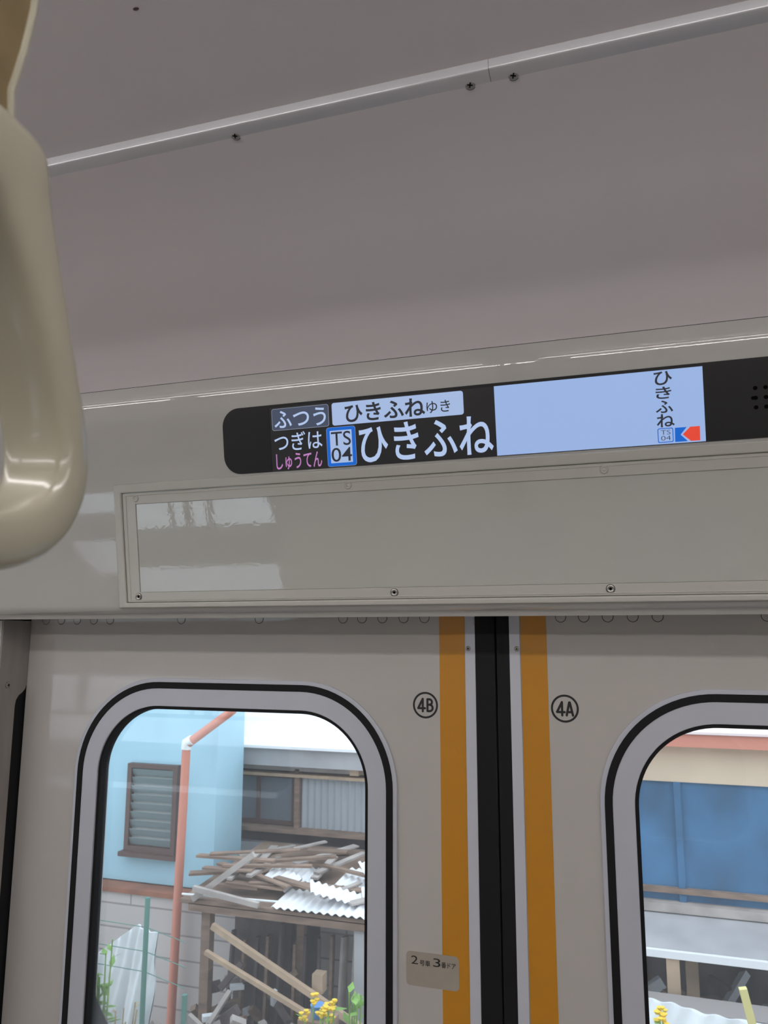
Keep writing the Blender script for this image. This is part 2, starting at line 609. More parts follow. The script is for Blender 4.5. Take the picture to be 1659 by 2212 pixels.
def leaf(name, x0, x1, wx0, wx1, stripe, strip, rub, plugs, scr_x):
    root = empty(name, ((x0 + x1) / 2, 0.015, 0.0))
    struct(root)
    zt, zb = 1.7125, 0.93
    plate('panel', [rect(x0, 0.02, x1, 1.835), rr(wx0 + 0.03, zb + 0.03, wx1 - 0.03, zt - 0.03, 0.095, 20)], -0.03, 0.0, F_door, M['door'], root)
    window_bits(root, wx0, wx1)
    plate('warning_stripe', [rect(stripe[0], 0.03, stripe[1], 1.83)], 0.0, 0.0004, F_door, M['orange'], root)
    st = plate('edge_strip', [rect(strip[0], 0.03, strip[1], 1.83)], 0.0, 0.0022, F_door, M['strip'], root, bevel=0.0004)
    screw(F_door, scr_x, 1.7534, 0.0028, 0.0021, st)
    screw(F_door, scr_x, 1.20, 0.0028, 0.0021, st)
    plate('edge_rubber', [rect(rub[0], 0.02, rub[1], 1.832)], -0.03, rub[2], F_door, M['rubber'], root, bevel=0.0015)
    for px_ in plugs:
        b = MB()
        b.mi = 1
        b.loops([[F_door(x, y, 0.0002) for x, y in circ(px_, 1.7895, q, 36)] for q in (0.0062, 0.0056)])
        b.mi = 0
        b.loops([[F_door(x, y, h) for x, y in circ(px_, 1.7895, q, 36)] for q, h in ((0.0056, 0.0), (0.0056, 0.0004), (0.0050, 0.0007))], capb=True)
        b.build('plug_cap', [M['door'], M['gap']], root)
    return root


D1 = leaf('door_1', -0.6665, -0.0240, -0.5736, -0.1194, (-0.0673, -0.0366), (-0.0362, -0.0238), (-0.0240, -0.0006, 0.0035),
          (-.6406, -.6144, -.5877, -.5599, -.5332, -.4206, -.3057, -.1902, -.1652, -.1388, -.1116, -.0855), -0.0323)
D2 = leaf('door_2', 0.0162, 0.6665, 0.1102, 0.5644, (0.0290, 0.0585), (0.0160, 0.0282), (0.0006, 0.0162, 0.0020),
          (.0750, .1006, .1268, .1535, .1797, .2893), 0.0245)


# numbers in rings on the leaves
def num4(x, z):
    return [[(x + 0.0056, z - 0.0072), (x + 0.0056, z + 0.0072), (x, z - 0.0036), (x + 0.0083, z - 0.0036)]]


def arc(cx, cz, r, a0, a1, n=8, sx=1.0):
    return [(cx + sx * r * math.cos(R(a0 + (a1 - a0) * k / n)), cz + r * math.sin(R(a0 + (a1 - a0) * k / n))) for k in range(n + 1)]


L4B = num4(-0.0938, 1.6872)
bx, bz = -0.0825, 1.6872
L4B.append([(bx, bz - 0.0068), (bx, bz + 0.0068), (bx + 0.0020, bz + 0.0068)] + arc(bx + 0.0024, bz + 0.0037, 0.0031, 90, -90) + [(bx, bz + 0.0006)])
L4B.append([(bx + 0.0020, bz + 0.0006)] + arc(bx + 0.0026, bz - 0.0031, 0.0037, 90, -90) + [(bx, bz - 0.0068)])
strokes('number_marking', L4B, 0.00128, F_door, 0.0003, M['print'], D1, extra=[(-0.0850, 1.6872, 0.0153, 0.0130)])
L4A = num4(0.0676, 1.6875)
ax, az = 0.0815, 1.6875
L4A.append([(ax - 0.0034, az - 0.0070), (ax - 0.0003, az + 0.0070), (ax + 0.0003, az + 0.0070), (ax + 0.0034, az - 0.0070)])
L4A.append([(ax - 0.0022, az - 0.0034), (ax + 0.0022, az - 0.0034)])
strokes('number_marking', L4A, 0.00128, F_door, 0.0003, M['print'], D2, extra=[(0.0762, 1.6878, 0.0153, 0.0130)])

# sticker with the car and door numbers
stk = plate('number_sticker', [rr(-0.1093, 1.3800, -0.0484, 1.4156, 0.0045, 6)], 0.0003, 0.0007, F_door, M['sticker'])
tag(stk, 'small beige rounded sticker with car and door numbers beside the left orange stripe', 'sticker')
for s_, bx_, bo in (('2', (-0.1034, 1.4026, -0.0955, 1.4112), 0.0), ('号車', (-0.0934, 1.4016, -0.0812, 1.4078), 0.012),
                    ('3', (-0.0778, 1.4024, -0.0695, 1.4112), 0.0), ('番ドア', (-0.0685, 1.4022, -0.0520, 1.4084), 0.012)):
    text('lettering', s_, bx_, F_door, 0.00085, M['print'], stk, bold=bo)

# ================================================================== card frame on the header
cf = empty('card_frame', F_head(0, 0.0, 0))
tag(cf, 'empty cream advertisement card frame screwed to the header under the display', 'card frame')
FX = 0.441
plate('outer_moulding', [rect(-FX, 0.0115, FX, 0.1618), rect(-FX + 0.0107, 0.0176, FX - 0.0107, 0.1507)], -0.0005, 0.0045, F_head, M['frame'], cf, bevel=0.0016)
plate('inner_channel', [rect(-FX + 0.0112, 0.0182, FX - 0.0112, 0.1500), rect(-FX + 0.0292, 0.0300, FX - 0.0292, 0.1366)], 0.0001, 0.0020, F_head, M['frame'], cf, bevel=0.0006)
plate('inner_channel_ridge', [rect(-FX + 0.0150, 0.0200, FX - 0.0150, 0.1480), rect(-FX + 0.0165, 0.0212, FX - 0.0165, 0.1468)], 0.0015, 0.0027, F_head, M['frame'], cf, bevel=0.0004)
plate('backing_sheet', [rect(-FX + 0.0296, 0.0304, FX - 0.0296, 0.1362)], 0.0001, 0.0009, F_head, M['sheet'], cf)
for x in (-0.4110, -0.1379, 0.1335, 0.4110):
    b = MB()
    prof = [(0.0038, 0.0), (0.0038, 0.0008), (0.0028, 0.0013), (0.0024, 0.0007), (0.0018, 0.0006), (0.0012, 0.0012), (0.0001, 0.0014)]
    b.loops([[F_head(u, v, 0.002 + h) for u, v in circ(x, 0.1434, q, 28)] for q, h in prof], capb=True)
    b.mi = 1
    b.loops([[F_head(u, v, 0.0021) for u, v in circ(x, 0.1434, q, 28)] for q in (0.0036, 0.0043)])
    b.build('snap_cap', [M['frame'], M['sticker']], cf, smooth=True)
for x in (-0.4139, -0.0909, 0.1340, 0.4139):
    b = MB()
    prof = [(0.0041, 0.0), (0.0039, 0.0008), (0.0030, 0.0011), (0.0022, 0.0006), (0.0015, 0.0005)]
    b.loops([[F_head(u, v, 0.002 + h) for u, v in circ(x, 0.0248, q, 28)] for q, h in prof])
    b.mi = 1
    b.loops([[F_head(u, v, 0.0020 + 0.0004) for u, v in circ(x, 0.0248, q, 28)] for q in (0.0016, 0.0001)], capb=True)
    b.mi = 1
    b.loops([[F_head(u, v, 0.0021) for u, v in circ(x, 0.0248, q, 28)] for q in (0.0041, 0.0045)])
    b.build('screw_cup', [M['screw'], M['gap']], cf, smooth=True)

# ================================================================== passenger display
dp = empty('information_display', F_head(0, 0.164, 0))
tag(dp, 'long black station display with lit screen set in the header above the card frame', 'display')
T0, T1 = 0.1643, 0.2400
plate('bezel', [rr(-0.2890, T0, 0.3850, T1, 0.021, 12), rect(-0.2290, 0.1646, 0.2288, 0.2370)], 0.0, 0.0012, F_head, M['bezel'], dp)
scn = plate('screen', [rect(-0.2290, 0.1646, 0.2288, 0.2370)], 0.0, 0.0007, F_head, M['scr_dark'], dp)
W0 = 0.00075
STEP = 0.00006


def sp(name, loops, m_, lv, label=None):
    o = plate(name, loops, W0 + STEP * lv, W0 + STEP * lv + 0.00003, F_head, M[m_], scn)
    if label: o['label'] = label
    return o


def stx(s_, box, m_, lv=3, bold=0.0, label=None):
    o = text('lettering', s_, box, F_head, W0 + STEP * lv + 0.00003, M[m_], scn, bold=bold)
    if label: o['label'] = label
    return o


sp('route_panel', [rect(0.0278, 0.1648, 0.2286, 0.2368)], 'scr_white', 0, 'blank pale blue right half of the screen')
sp('service_box_edge', [rr(-0.2262, 0.2104, -0.1568, 0.2351, 0.0028, 6)], 'scr_line', 0)
sp('service_box', [rr(-0.2258, 0.2108, -0.1572, 0.2347, 0.0025, 6)], 'scr_grey', 1, 'slate box with white lettering')
stx('ふつう', (-0.2231, 0.2124, -0.1603, 0.2325), 'scr_text', bold=0.012)
sp('destination_box', [rr(-0.1529, 0.2105, -0.0050, 0.2355, 0.0028, 6)], 'scr_white2', 0, 'pale box with black destination lettering')
stx('ひきふね', (-0.1377, 0.2126, -0.0466, 0.2326), 'scr_ink', bold=0.020)
stx('ゆき', (-0.0450, 0.2148, -0.0192, 0.2275), 'scr_ink', bold=0.006)
stx('つぎは', (-0.2243, 0.1868, -0.1660, 0.2074), 'scr_text', bold=0.006)
stx('しゅうてん', (-0.2232, 0.1656, -0.1673, 0.1838), 'scr_pink', bold=0.010, label='pink lettering at the bottom left of the screen')
sp('station_number_edge', [rr(-0.1608, 0.1653, -0.1266, 0.2088, 0.0030, 6)], 'scr_line', 0)
sp('station_number_border', [rr(-0.1605, 0.1656, -0.1269, 0.2085, 0.0028, 6)], 'scr_blue', 1, 'thick blue border of the station number')
sp('station_number_field', [rr(-0.1567, 0.1691, -0.1310, 0.2050, 0.0005, 3)], 'scr_white2', 2)
stx('TS', (-0.1553, 0.1880, -0.1322, 0.2036), 'scr_ink', 4, bold=0.004)
stx('04', (-0.1558, 0.1704, -0.1316, 0.1858), 'scr_ink', 4, bold=0.004)
stx('ひきふね', (-0.1226, 0.1672, 0.0247, 0.2082), 'scr_text', bold=0.014, label='large white station name lettering')
# route diagram at the right end
for ch, z0, z1, x0, x1 in (('ひ', .2222, .2355, .1842, .2010), ('き', .2088, .2206, .1852, .1998), ('ふ', .1950, .2072, .1846, .2006), ('ね', .1812, .1940, .1850, .2014)):
    stx(ch, (x0, z0, x1, z1), 'scr_ink', 2, bold=0.014)
sp('small_number_border', [rr(0.1853, 0.1662, 0.1997, 0.1803, 0.0016, 5), rr(0.1861, 0.1670, 0.1989, 0.1795, 0.0011, 5)], 'scr_blue', 2, 'thin blue border of the small station number')
stx('TS', (0.1883, 0.1739, 0.1971, 0.1783), 'scr_ink', 2, bold=-0.01)
stx('04', (0.1883, 0.1683, 0.1971, 0.1727), 'scr_ink', 2, bold=-0.01)
sp('route_flag', [[(0.2010, 0.1661), (0.2124, 0.1661), (0.2062, 0.1729), (0.2120, 0.1798), (0.2013, 0.1798)]], 'scr_blue', 2, 'blue notched flag mark')
sp('route_arrow', [[(0.2081, 0.1729), (0.2151, 0.1798), (0.2238, 0.1798), (0.2236, 0.1660), (0.2152, 0.1661)]], 'scr_red', 2, 'red arrow mark pointing left')
gb = MB()
for i in range(9):
    for j, t in enumerate((0.2114, 0.2022, 0.1932)):
        x = 0.2736 + i * 0.0088
        gb.loops([[F_head(u, v, 0.00135) for u, v in circ(x, t, q, 14)] for q in (0.0020, 0.0001)], capb=True)
        if j == 1 and i == 0:
            gb.loops([[F_head(u, v, 0.00137) for u, v in circ(x - 0.0022, t, q, 14)] for q in (0.0018, 0.0001)], capb=True)
gb.build('speaker_holes', M['gap'], dp)

# ================================================================== hanging strap
def make_strap(px_, py, ztop, grp=None):
    root = empty('hanging_strap', (px_, py, ztop))
    H = 0.150
    outer = [(0, 0), (0.020, 0.0008), (0.036, 0.005), (0.048, 0.014), (0.0555, 0.027), (0.0572, 0.040), (0.0545, 0.055), (0.049, 0.070),
             (0.0435, 0.086), (0.0385, 0.102), (0.0330, 0.118), (0.0295, 0.131), (0.0285, 0.141), (0.0250, 0.1480), (0.012, 0.1500), (0, 0.1505)]
    inner = [(0, 0.0190), (0.015, 0.0195), (0.027, 0.0220), (0.036, 0.0270), (0.0415, 0.0350), (0.0425, 0.044), (0.0395, 0.056), (0.035, 0.068),
             (0.0295, 0.080), (0.024, 0.092), (0.0185, 0.102), (0.0130, 0.110), (0.0095, 0.114), (0.0065, 0.1165), (0.003, 0.118), (0, 0.1185)]

    def full(l): return l + [(-a, b) for a, b in l[-2:0:-1]]

    def smooth_loop(l, it=2):
        for _ in range(it):
            q = []
            n = len(l)
            for k in range(n):
                a, b = l[k], l[(k + 1) % n]
                q.append((a[0] * .75 + b[0] * .25, a[1] * .75 + b[1] * .25))
                q.append((a[0] * .25 + b[0] * .75, a[1] * .25 + b[1] * .75))
            l = q
        return l
    A, B = smooth_loop(full(outer)), smooth_loop(full(inner))
    N = len(A)
    half = 0.0150
    rings = []
    S = 20
    b = MB()
    for k in range(S):
        t = 2 * math.pi * k / S
        e = 0.52
        cx = math.copysign(abs(math.cos(t)) ** e, math.cos(t))
        sx = math.copysign(abs(math.sin(t)) ** e, math.sin(t))
        f = (1 - cx) / 2
        ring = [Vector((px_ + sx * half, py + A[i][0] * (1 - f) + B[i][0] * f, ztop - H + A[i][1] * (1 - f) + B[i][1] * f)) for i in range(N)]
        rings.append(ring)
    rings.append(rings[0])
    b.loops(rings)
    bmesh.ops.remove_doubles(b.bm, verts=b.bm.verts, dist=1e-6)
    me = b.mesh('grip_ring', M['handle'])
    shade(me, 60)
    link('grip_ring', me, root)
    # doubled belt over the pipe
    zp = ztop + 0.22
    for sgn in (-1, 1):
        bb = MB()
        sec = []
        for k in range(13):
            t = k / 12
            z = ztop - 0.004 + t * 0.205
            xo = px_ + sgn * (0.0022 + 0.0105 * t ** 1.3)
            hw = 0.0150 + 0.0030 * math.exp(-(t / 0.05) ** 2) + 0.0065 * min(1, t / 0.2) ** 2
            th = 0.0012
            sec.append([Vector((xo - th, py - hw, z)), Vector((xo + th, py - hw, z)), Vector((xo + th, py + hw, z)), Vector((xo - th, py + hw, z))])
        bb.loops(sec, capa=True, capb=True)
        mb = bb.mesh('belt', M['belt'])
        shade(mb, 40)
        bo = link('belt', mb, root)
        for e_ in (1, 2):
            MB().tube([q[e_] for q in sec], 0.0014, 8).build('belt_piping', M['handle'], bo, smooth=True)
    return root, zp


HX, HY, HZ = -0.0403, -0.7417, 1.9335
strap, PZ = make_strap(HX, HY, HZ)
tag(strap, 'ivory triangular hanging strap handle in the near left foreground', 'strap handle')
pb = MB().tube([(X0 + 0.01, HY, HZ + 0.212), (X1 - 0.01, HY, HZ + 0.212)], 0.014, 16)
pipe = pb.build('grab_rail', M['chrome'], smooth=True)
tag(pipe, 'long steel grab rail under the ceiling carrying the strap handle', 'rail')


# ================================================================== ceiling lamps
def lamp(x, y):
    root = empty('ceiling_lamp', (x, y, 2.215))
    b = MB()
    b.box(x - 0.62, y - 0.03, 2.200, x + 0.62, y + 0.03, 2.250)
    b.build('housing', M['cove'], root)
    b = MB().tube([(x - 0.60, y, 2.176), (x + 0.60, y, 2.176)], 0.016, 16)
    b.build('lamp_tube', M['lamp'], root, smooth=True)
    for e_ in (-0.605, 0.605):
        MB().box(x + e_ - 0.012, y - 0.02, 2.155, x + e_ + 0.012, y + 0.02, 2.205).build('lamp_holder', M['frame'], root)
    return root


for i, x in enumerate((-3.3, -2.0, -0.7, 0.6, 1.9, 3.2)):
    for j, y in enumerate((-0.88, -1.84)):
        tag(lamp(x, y), 'white ceiling lamp in the %s row, %s along the carriage' % (('near', 'far')[j], ('first', 'second', 'third', 'fourth', 'fifth', 'last')[i]), 'ceiling lamp', 'lamps along the ceiling')


# ================================================================== outside, beyond the doors
E_ = {}
E_['ground'] = mat('gravel_ground', (0.27, 0.24, 0.21, 1), 0.95, var=0.5, vscale=14)
E_['pale'] = mat('pale_concrete', (0.80, 0.80, 0.80, 1), 0.9, var=0.12, vscale=2)
E_['blue'] = mat('sky_blue_render', (0.37, 0.59, 0.70, 1), 0.8, var=0.10, vscale=2.0, vstretch=(1, 1, 0.4))
E_['salmon'] = mat('salmon_pipe', (0.62, 0.24, 0.17, 1), 0.5)
E_['whitep'] = mat('white_plastic', (0.78, 0.80, 0.80, 1), 0.5)
E_['brown'] = mat('dark_brown_metal', (0.10, 0.055, 0.045, 1), 0.5)
E_['slat'] = mat('smoked_glass_slat', (0.20, 0.25, 0.26, 1), 0.12)
E_['curtain'] = mat('pale_curtain', (0.50, 0.52, 0.50, 1), 0.9)
E_['wood'] = mat('weathered_board', (0.26, 0.175, 0.13, 1), 0.85, var=0.35, vscale=9, vstretch=(1, 1, 4))
E_['wood2'] = mat('grey_board', (0.42, 0.37, 0.34, 1), 0.85, var=0.25, vscale=9)
E_['tan'] = mat('tan_timber', (0.50, 0.36, 0.25, 1), 0.8, var=0.2, vscale=12)
E_['rust'] = mat('rusty_edge', (0.30, 0.12, 0.07, 1), 0.8, var=0.3, vscale=10)
E_['greyroof'] = mat('grey_roof_metal', (0.42, 0.41, 0.42, 1), 0.6, var=0.15, vscale=5)
E_['white'] = mat('white_roof_sheet', (0.82, 0.82, 0.84, 1), 0.7)
E_['corr'] = mat('grey_corrugated_sheet', (0.40, 0.42, 0.45, 1), 0.5, var=0.10, vscale=3)
E_['darkw'] = mat('dark_stained_wall', (0.13, 0.10, 0.095, 1), 0.9, var=0.5, vscale=7, vstretch=(1, 1, 0.3))
E_['glassd'] = mat('dark_house_glass', (0.16, 0.17, 0.19, 1), 0.15)
E_['cream'] = mat('cream_render', (0.66, 0.52, 0.38, 1), 0.8, var=0.10, vscale=2.5)
E_['pink'] = mat('pale_pink_roof', (0.80, 0.66, 0.65, 1), 0.7)
E_['tarpb'] = mat('blue_painted_sheet', (0.042, 0.145, 0.285, 1), 0.6, var=0.45, vscale=3.2, vstretch=(1, 1, 0.7))
E_['green'] = mat('green_post_paint', (0.10, 0.24, 0.20, 1), 0.6)
E_['leaf'] = mat('green_leaf', (0.20, 0.38, 0.07, 1), 0.6, var=0.3, vscale=20)
E_['dry'] = mat('dry_grass', (0.42, 0.33, 0.20, 1), 0.9, var=0.3, vscale=30)
E_['yellow'] = mat('yellow_petal', (0.80, 0.55, 0.03, 1), 0.6)
E_['tarpw'] = mat('white_tarpaulin', (0.74, 0.76, 0.78, 1), 0.6, var=0.10, vscale=8)
E_['stake'] = mat('yellow_stake', (0.66, 0.58, 0.24, 1), 0.6)
E_['pot'] = mat('blue_plastic', (0.08, 0.22, 0.50, 1), 0.5)
E_['dark'] = mat('dark_reflection_band', (0.035, 0.05, 0.03, 1), 0.95, var=0.5, vscale=6)
# block wall material: brick pattern of grey blocks
bm_ = mat('concrete_blocks', (0.4, 0.36, 0.33, 1), 0.95)
nt = bm_.node_tree
br = nt.nodes.new('ShaderNodeTexBrick')
br.inputs['Color1'].default_value = (0.56, 0.51, 0.49, 1)
br.inputs['Color2'].default_value = (0.50, 0.455, 0.44, 1)
br.inputs['Mortar'].default_value = (0.30, 0.27, 0.26, 1)
br.inputs['Scale'].default_value = 1.0
br.inputs['Mortar Size'].default_value = 0.006
br.inputs['Brick Width'].default_value = 1.9
br.inputs['Row Height'].default_value = 0.155
tc = nt.nodes.new('ShaderNodeTexCoord')
sx = nt.nodes.new('ShaderNodeSeparateXYZ')
cx_ = nt.nodes.new('ShaderNodeCombineXYZ')
nt.links.new(tc.outputs['Object'], sx.inputs[0])
nt.links.new(sx.outputs[0], cx_.inputs[0])
nt.links.new(sx.outputs[2], cx_.inputs[1])
nt.links.new(cx_.outputs[0], br.inputs['Vector'])
nt.links.new(br.outputs['Color'], nt.nodes['Principled BSDF'].inputs['Base Color'])
E_['block'] = bm_
GZ = -1.1


def bxo(name, m_, parent, *a):
    return MB().box(*a).build(name, E_[m_], parent)


def corr_sheet(name, x0, x1, z0, z1, y0, y1, m_, parent, pitch=0.04, amp=0.008):
    """corrugated sheet from (z0,y0) at the bottom to (z1,y1) at the top, ribs running between them"""
    n = max(8, int((x1 - x0) / pitch * 6))
    b = MB()
    nrm = Vector((0, -(z1 - z0), (y1 - y0))).normalized()
    if nrm.z < 0: nrm = -nrm
    if abs(y1 - y0) < 1e-6: nrm = Vector((0, -1, 0))
    rings = []
    for off in (0.0, -0.003):
        for yy, zz in (((y0, z0), (y1, z1)) if off == 0 else ((y1, z1), (y0, z0))):
            rings.append([Vector((x0 + (x1 - x0) * k / n, yy, zz)) + nrm * (amp * math.sin(2 * math.pi * (x1 - x0) * k / n / pitch) + off) for k in range(n + 1)])
    rings.append(rings[0])
    b.loops(rings, close=False)
    bmesh.ops.remove_doubles(b.bm, verts=b.bm.verts, dist=1e-6)
    me = b.mesh(name, E_[m_])
    shade(me, 60)
    return link(name, me, parent)


gr = MB().box(-40, 0.10, GZ - 0.2, 40, 40, GZ).build('ground', E_['ground'])
struct(gr)
gr = MB().box(-40, -40, GZ - 0.2, 40, -2.80, GZ).build('ground', E_['pale'])
struct(gr)

# light blue house
h = empty('blue_house', (-5.5, 4.2, GZ))
tag(h, 'light blue rendered house with a brown louvred window seen through the left door', 'house')
bxo('wall', 'blue', h, -9.0, 4.20, 0.03, -2.735, 4.60, 3.4)
bxo('foundation', 'block', h, -9.0, 4.24, GZ, -2.76, 4.60, 0.03)
bxo('roof', 'greyroof', h, -9.3, 3.95, 3.4, -2.5, 4.62, 3.55)
wf = plate('louvre_window', [rect(-3.445, 0.235, -3.025, 0.855), rect(-3.41, 0.285, -3.06, 0.825)], 0.0, 0.05, lambda u, v, w_: Vector((u, 4.20 - w_, v)), E_['brown'], h)
bxo('sill', 'brown', wf, -3.47, 4.12, 0.215, -3.00, 4.20, 0.245)
bxo('curtain', 'curtain', wf, -3.41, 4.192, 0.285, -3.06, 4.199, 0.825)
b = MB()
for k in range(9):
    z = 0.315 + k * 0.060
    b.box(-3.41, 4.168, z - 0.026, -3.06, 4.173, z + 0.026, rot=Matrix.Rotation(R(24), 3, 'X'))
b.build('louvre_slats', E_['slat'], wf)

# drain pipe
dpz = empty('drain_pipe', (-2.87, 3.99, GZ))
tag(dpz, 'salmon pink drain pipe with a pale elbow in front of the blue house corner', 'pipe')
MB().tube([(-2.90, 3.99, GZ), (-2.86, 3.99, 1.03)], 0.030, 14).build('upright', E_['salmon'], dpz, smooth=True)
MB().tube([(-2.86, 3.99, 1.03), (-2.53, 4.03, 1.27), (-2.40, 4.05, 1.60)], 0.030, 14).build('slanting_run', E_['salmon'], dpz, smooth=True)
MB().tube([(-2.862, 3.99, 1.00), (-2.858, 3.99, 1.045), (-2.82, 3.99, 1.065)], 0.036, 14).build('elbow', E_['whitep'], dpz, smooth=True)['label'] = 'pale elbow joint'

# block wall with a rusty capping
bw = empty('block_wall', (-4.5, 4.1, GZ))
tag(bw, 'low concrete block wall with a rusty capping under the blue house', 'wall')
bxo('blocks', 'block', bw, -8.0, 4.08, GZ, -2.42, 4.18, -0.005)
bxo('capping', 'rust', bw, -8.0, 4.055, -0.008, -2.40, 4.20, 0.022)

# weathered house with the corrugated panel
h = empty('weathered_house', (-1.9, 4.9, GZ))
tag(h, 'weathered brown and grey house with a white roof and corrugated panel', 'house')
bxo('wall', 'darkw', h, -3.2, 4.92, GZ, -0.75, 8.5, 0.95)
b = MB()
b.loops([[Vector((x, y, z)) for y, z in ((4.64, 0.935), (4.64, 0.955), (8.5, 2.9), (8.5, 2.86))] for x in (-3.2, -0.65)], capa=True, capb=True)
b.build('roof', E_['white'], h)
bxo('eave_board', 'greyroof', h, -3.15, 4.70, 0.80, -0.70, 4.93, 0.935)
bxo('lintel_beam', 'wood2', h, -3.12, 4.84, 0.745, -0.72, 4.93, 0.80)
bxo('upper_rail', 'tan', h, -3.14, 4.80, 0.705, -0.74, 4.86, 0.728)
bxo('lower_rail', 'wood', h, -3.16, 4.78, 0.295, -0.74, 4.90, 0.325)
bxo('post', 'wood', h, -2.415, 4.84, 0.30, -2.375, 4.91, 0.76)
corr_sheet('corrugated_panel', -2.37, -0.90, 0.325, 0.705, 4.88, 4.88, 'corr', h, pitch=0.055, amp=0.008)
wf = plate('sliding_window', [rect(-3.06, 0.33, -2.42, 0.705), rect(-3.02, 0.36, -2.76, 0.68), rect(-2.73, 0.36, -2.455, 0.68)], 0.0, 0.04, lambda u, v, w_: Vector((u, 4.92 - w_, v)), E_['brown'], h)
bxo('pane', 'glassd', wf, -3.03, 4.900, 0.35, -2.45, 4.905, 0.69)
bxo('apron_board', 'greyroof', h, -3.16, 4.83, 0.10, -0.74, 4.90, 0.20)
bxo('meter_box', 'tan', h, -3.10, 4.76, 0.775, -3.04, 4.84, 0.83)
bxo('meter_box', 'tan', h, -1.93, 4.76, 0.75, -1.86, 4.84, 0.83)

# lean-to shed
s = empty('lean_to_shed', (-1.9, 4.0, GZ))
tag(s, 'dark open lean-to shed with a junk covered roof below the weathered house', 'shed')
b = MB()
b.loops([[Vector((x, y, z)) for y, z in ((3.60, 0.14), (3.60, 0.165), (4.75, 0.235), (4.75, 0.21))] for x in (-2.62, -0.9)], capa=True, capb=True)
b.build('roof', E_['wood'], s)
bxo('back_wall', 'darkw', s, -2.60, 4.40, GZ, -0.9, 4.45, 0.18)
bxo('front_beam', 'wood', s, -2.56, 3.60, 0.10, -0.9, 3.66, 0.145)
bxo('post', 'greyroof', s, -1.475, 3.62, GZ, -1.415, 3.68, 0.14)
bxo('post', 'wood', s, -2.50, 3.66, GZ, -2.44, 3.72, 0.13)
bxo('post', 'wood', s, -1.96, 3.90, GZ, -1.91, 3.95, 0.14)
bxo('wall_panel', 'darkw', s, -2.42, 3.95, GZ, -2.02, 3.98, 0.10)
bxo('wall_panel', 'block', s, -1.86, 4.05, GZ, -1.50, 4.12, -0.02)
rnd = random.Random(11)
for k, (x0, x1, y0, y1, z) in enumerate(((-1.98, -1.02, 3.56, 3.84, 0.19), (-1.72, -1.15, 3.92, 4.22, 0.235), (-2.24, -1.88, 3.95, 4.18, 0.225))):
    o = corr_sheet('corrugated_sheet', x0, x1, z, z + 0.022, y0, y1, 'white', None, pitch=0.05, amp=0.007)
    tag(o, ('large white corrugated sheet lying at the shed roof edge', 'white corrugated sheet lying in the middle of the shed roof', 'small white corrugated sheet near the left of the shed roof')[k], 'roof sheet')
HT = []
for k in range(30):
    x = rnd.uniform(-2.5, -1.15)
    y = rnd.uniform(3.72, 4.55)
    a = rnd.uniform(-0.5, 0.5) + (0 if k % 3 else 1.2)
    L = rnd.uniform(0.25, 0.6)
    c_, s_ = math.cos(a) * L / 2, math.sin(a) * L / 2
    y0_, y1_ = max(3.66, y - s_), min(4.62, y + s_)
    th_, wd_ = (0.010 if k % 2 else 0.015), rnd.uniform(0.03, 0.07)
    pts_ = [(x - c_ + 2 * c_ * t / 24, y0_ + (y1_ - y0_) * t / 24) for t in range(25)]
    hh = 0.050 if (x + abs(c_) > -2.3 and y0_ < 4.26) else 0.010
    for (pp, h0, t0, w0_) in HT:
        if min((p[0] - r_[0]) ** 2 + (p[1] - r_[1]) ** 2 for p in pts_ for r_ in pp) ** 0.5 < (wd_ + w0_) * 0.5 + 0.012:
            hh = max(hh, h0 + (t0 + th_) / 2 + 0.001)
    HT.append((pts_, hh, th_, wd_))
    zb_ = 0.170 + hh
    o = MB().beam((pts_[0][0], y0_, zb_ + (y0_ - 3.6) * 0.061), (pts_[-1][0], y1_, zb_ + (y1_ - 3.6) * 0.061), th_, wd_).build('loose_board', E_['wood' if k % 3 else 'wood2'])
    q = '%s %s %s board %s %s at the %s %s of shed roof' % (
        'wide' if wd_ > 0.05 else 'narrow',
        'brown' if k % 3 else 'grey', 'long' if L > 0.42 else 'short', 'crosswise' if abs(a) > 0.7 else ('aslant' if abs(a) > 0.2 else 'lengthwise'),
        'on top' if hh > 0.075 else ('underneath' if hh < 0.052 else 'midway'),
        ('left', 'middle', 'right')[min(2, int((x + 2.5) / 0.45))], 'front' if y < 4.0 else ('centre' if y < 4.3 else 'back'))
    tag(o, q, 'board', 'loose boards on the shed roof')
for nm, a, b_, wd, m_, lb in (
        ('leaning_plank', (-2.13, 3.62, 0.46), (-2.53, 3.60, 0.17), 0.035, 'wood2', 'grey plank leaning up from the left end of the shed roof'),
        ('leaning_plank', (-2.50, 3.55, 0.25), (-2.07, 3.58, 0.185), 0.030, 'wood2', 'pale plank lying slantwise on the shed roof edge'),
        ('diagonal_timber', (-2.36, 3.55, 0.05), (-1.22, 3.48, -0.42), 0.034, 'tan', 'long tan timber slanting down across the open shed front'),
        ('diagonal_timber', (-2.37, 3.50, -0.08), (-1.55, 3.45, -0.36), 0.024, 'tan', 'thin tan timber slanting below the longer one in the shed'),
        ('diagonal_timber', (-2.35, 3.30, -0.34), (-1.95, 3.28, -0.56), 0.022, 'wood2', 'short pale stick slanting low in the junk pile')):
    tag(MB().beam(a, b_, wd, 0.03).build(nm, E_[m_]), lb, 'timber')
o = MB().tube([(-2.62, 3.62, 0.185), (-1.96, 3.64, 0.196)], 0.007, 8).build('thin_pipe', E_['whitep'])
tag(o, 'thin pale pipe lying along the shed roof edge', 'pipe')

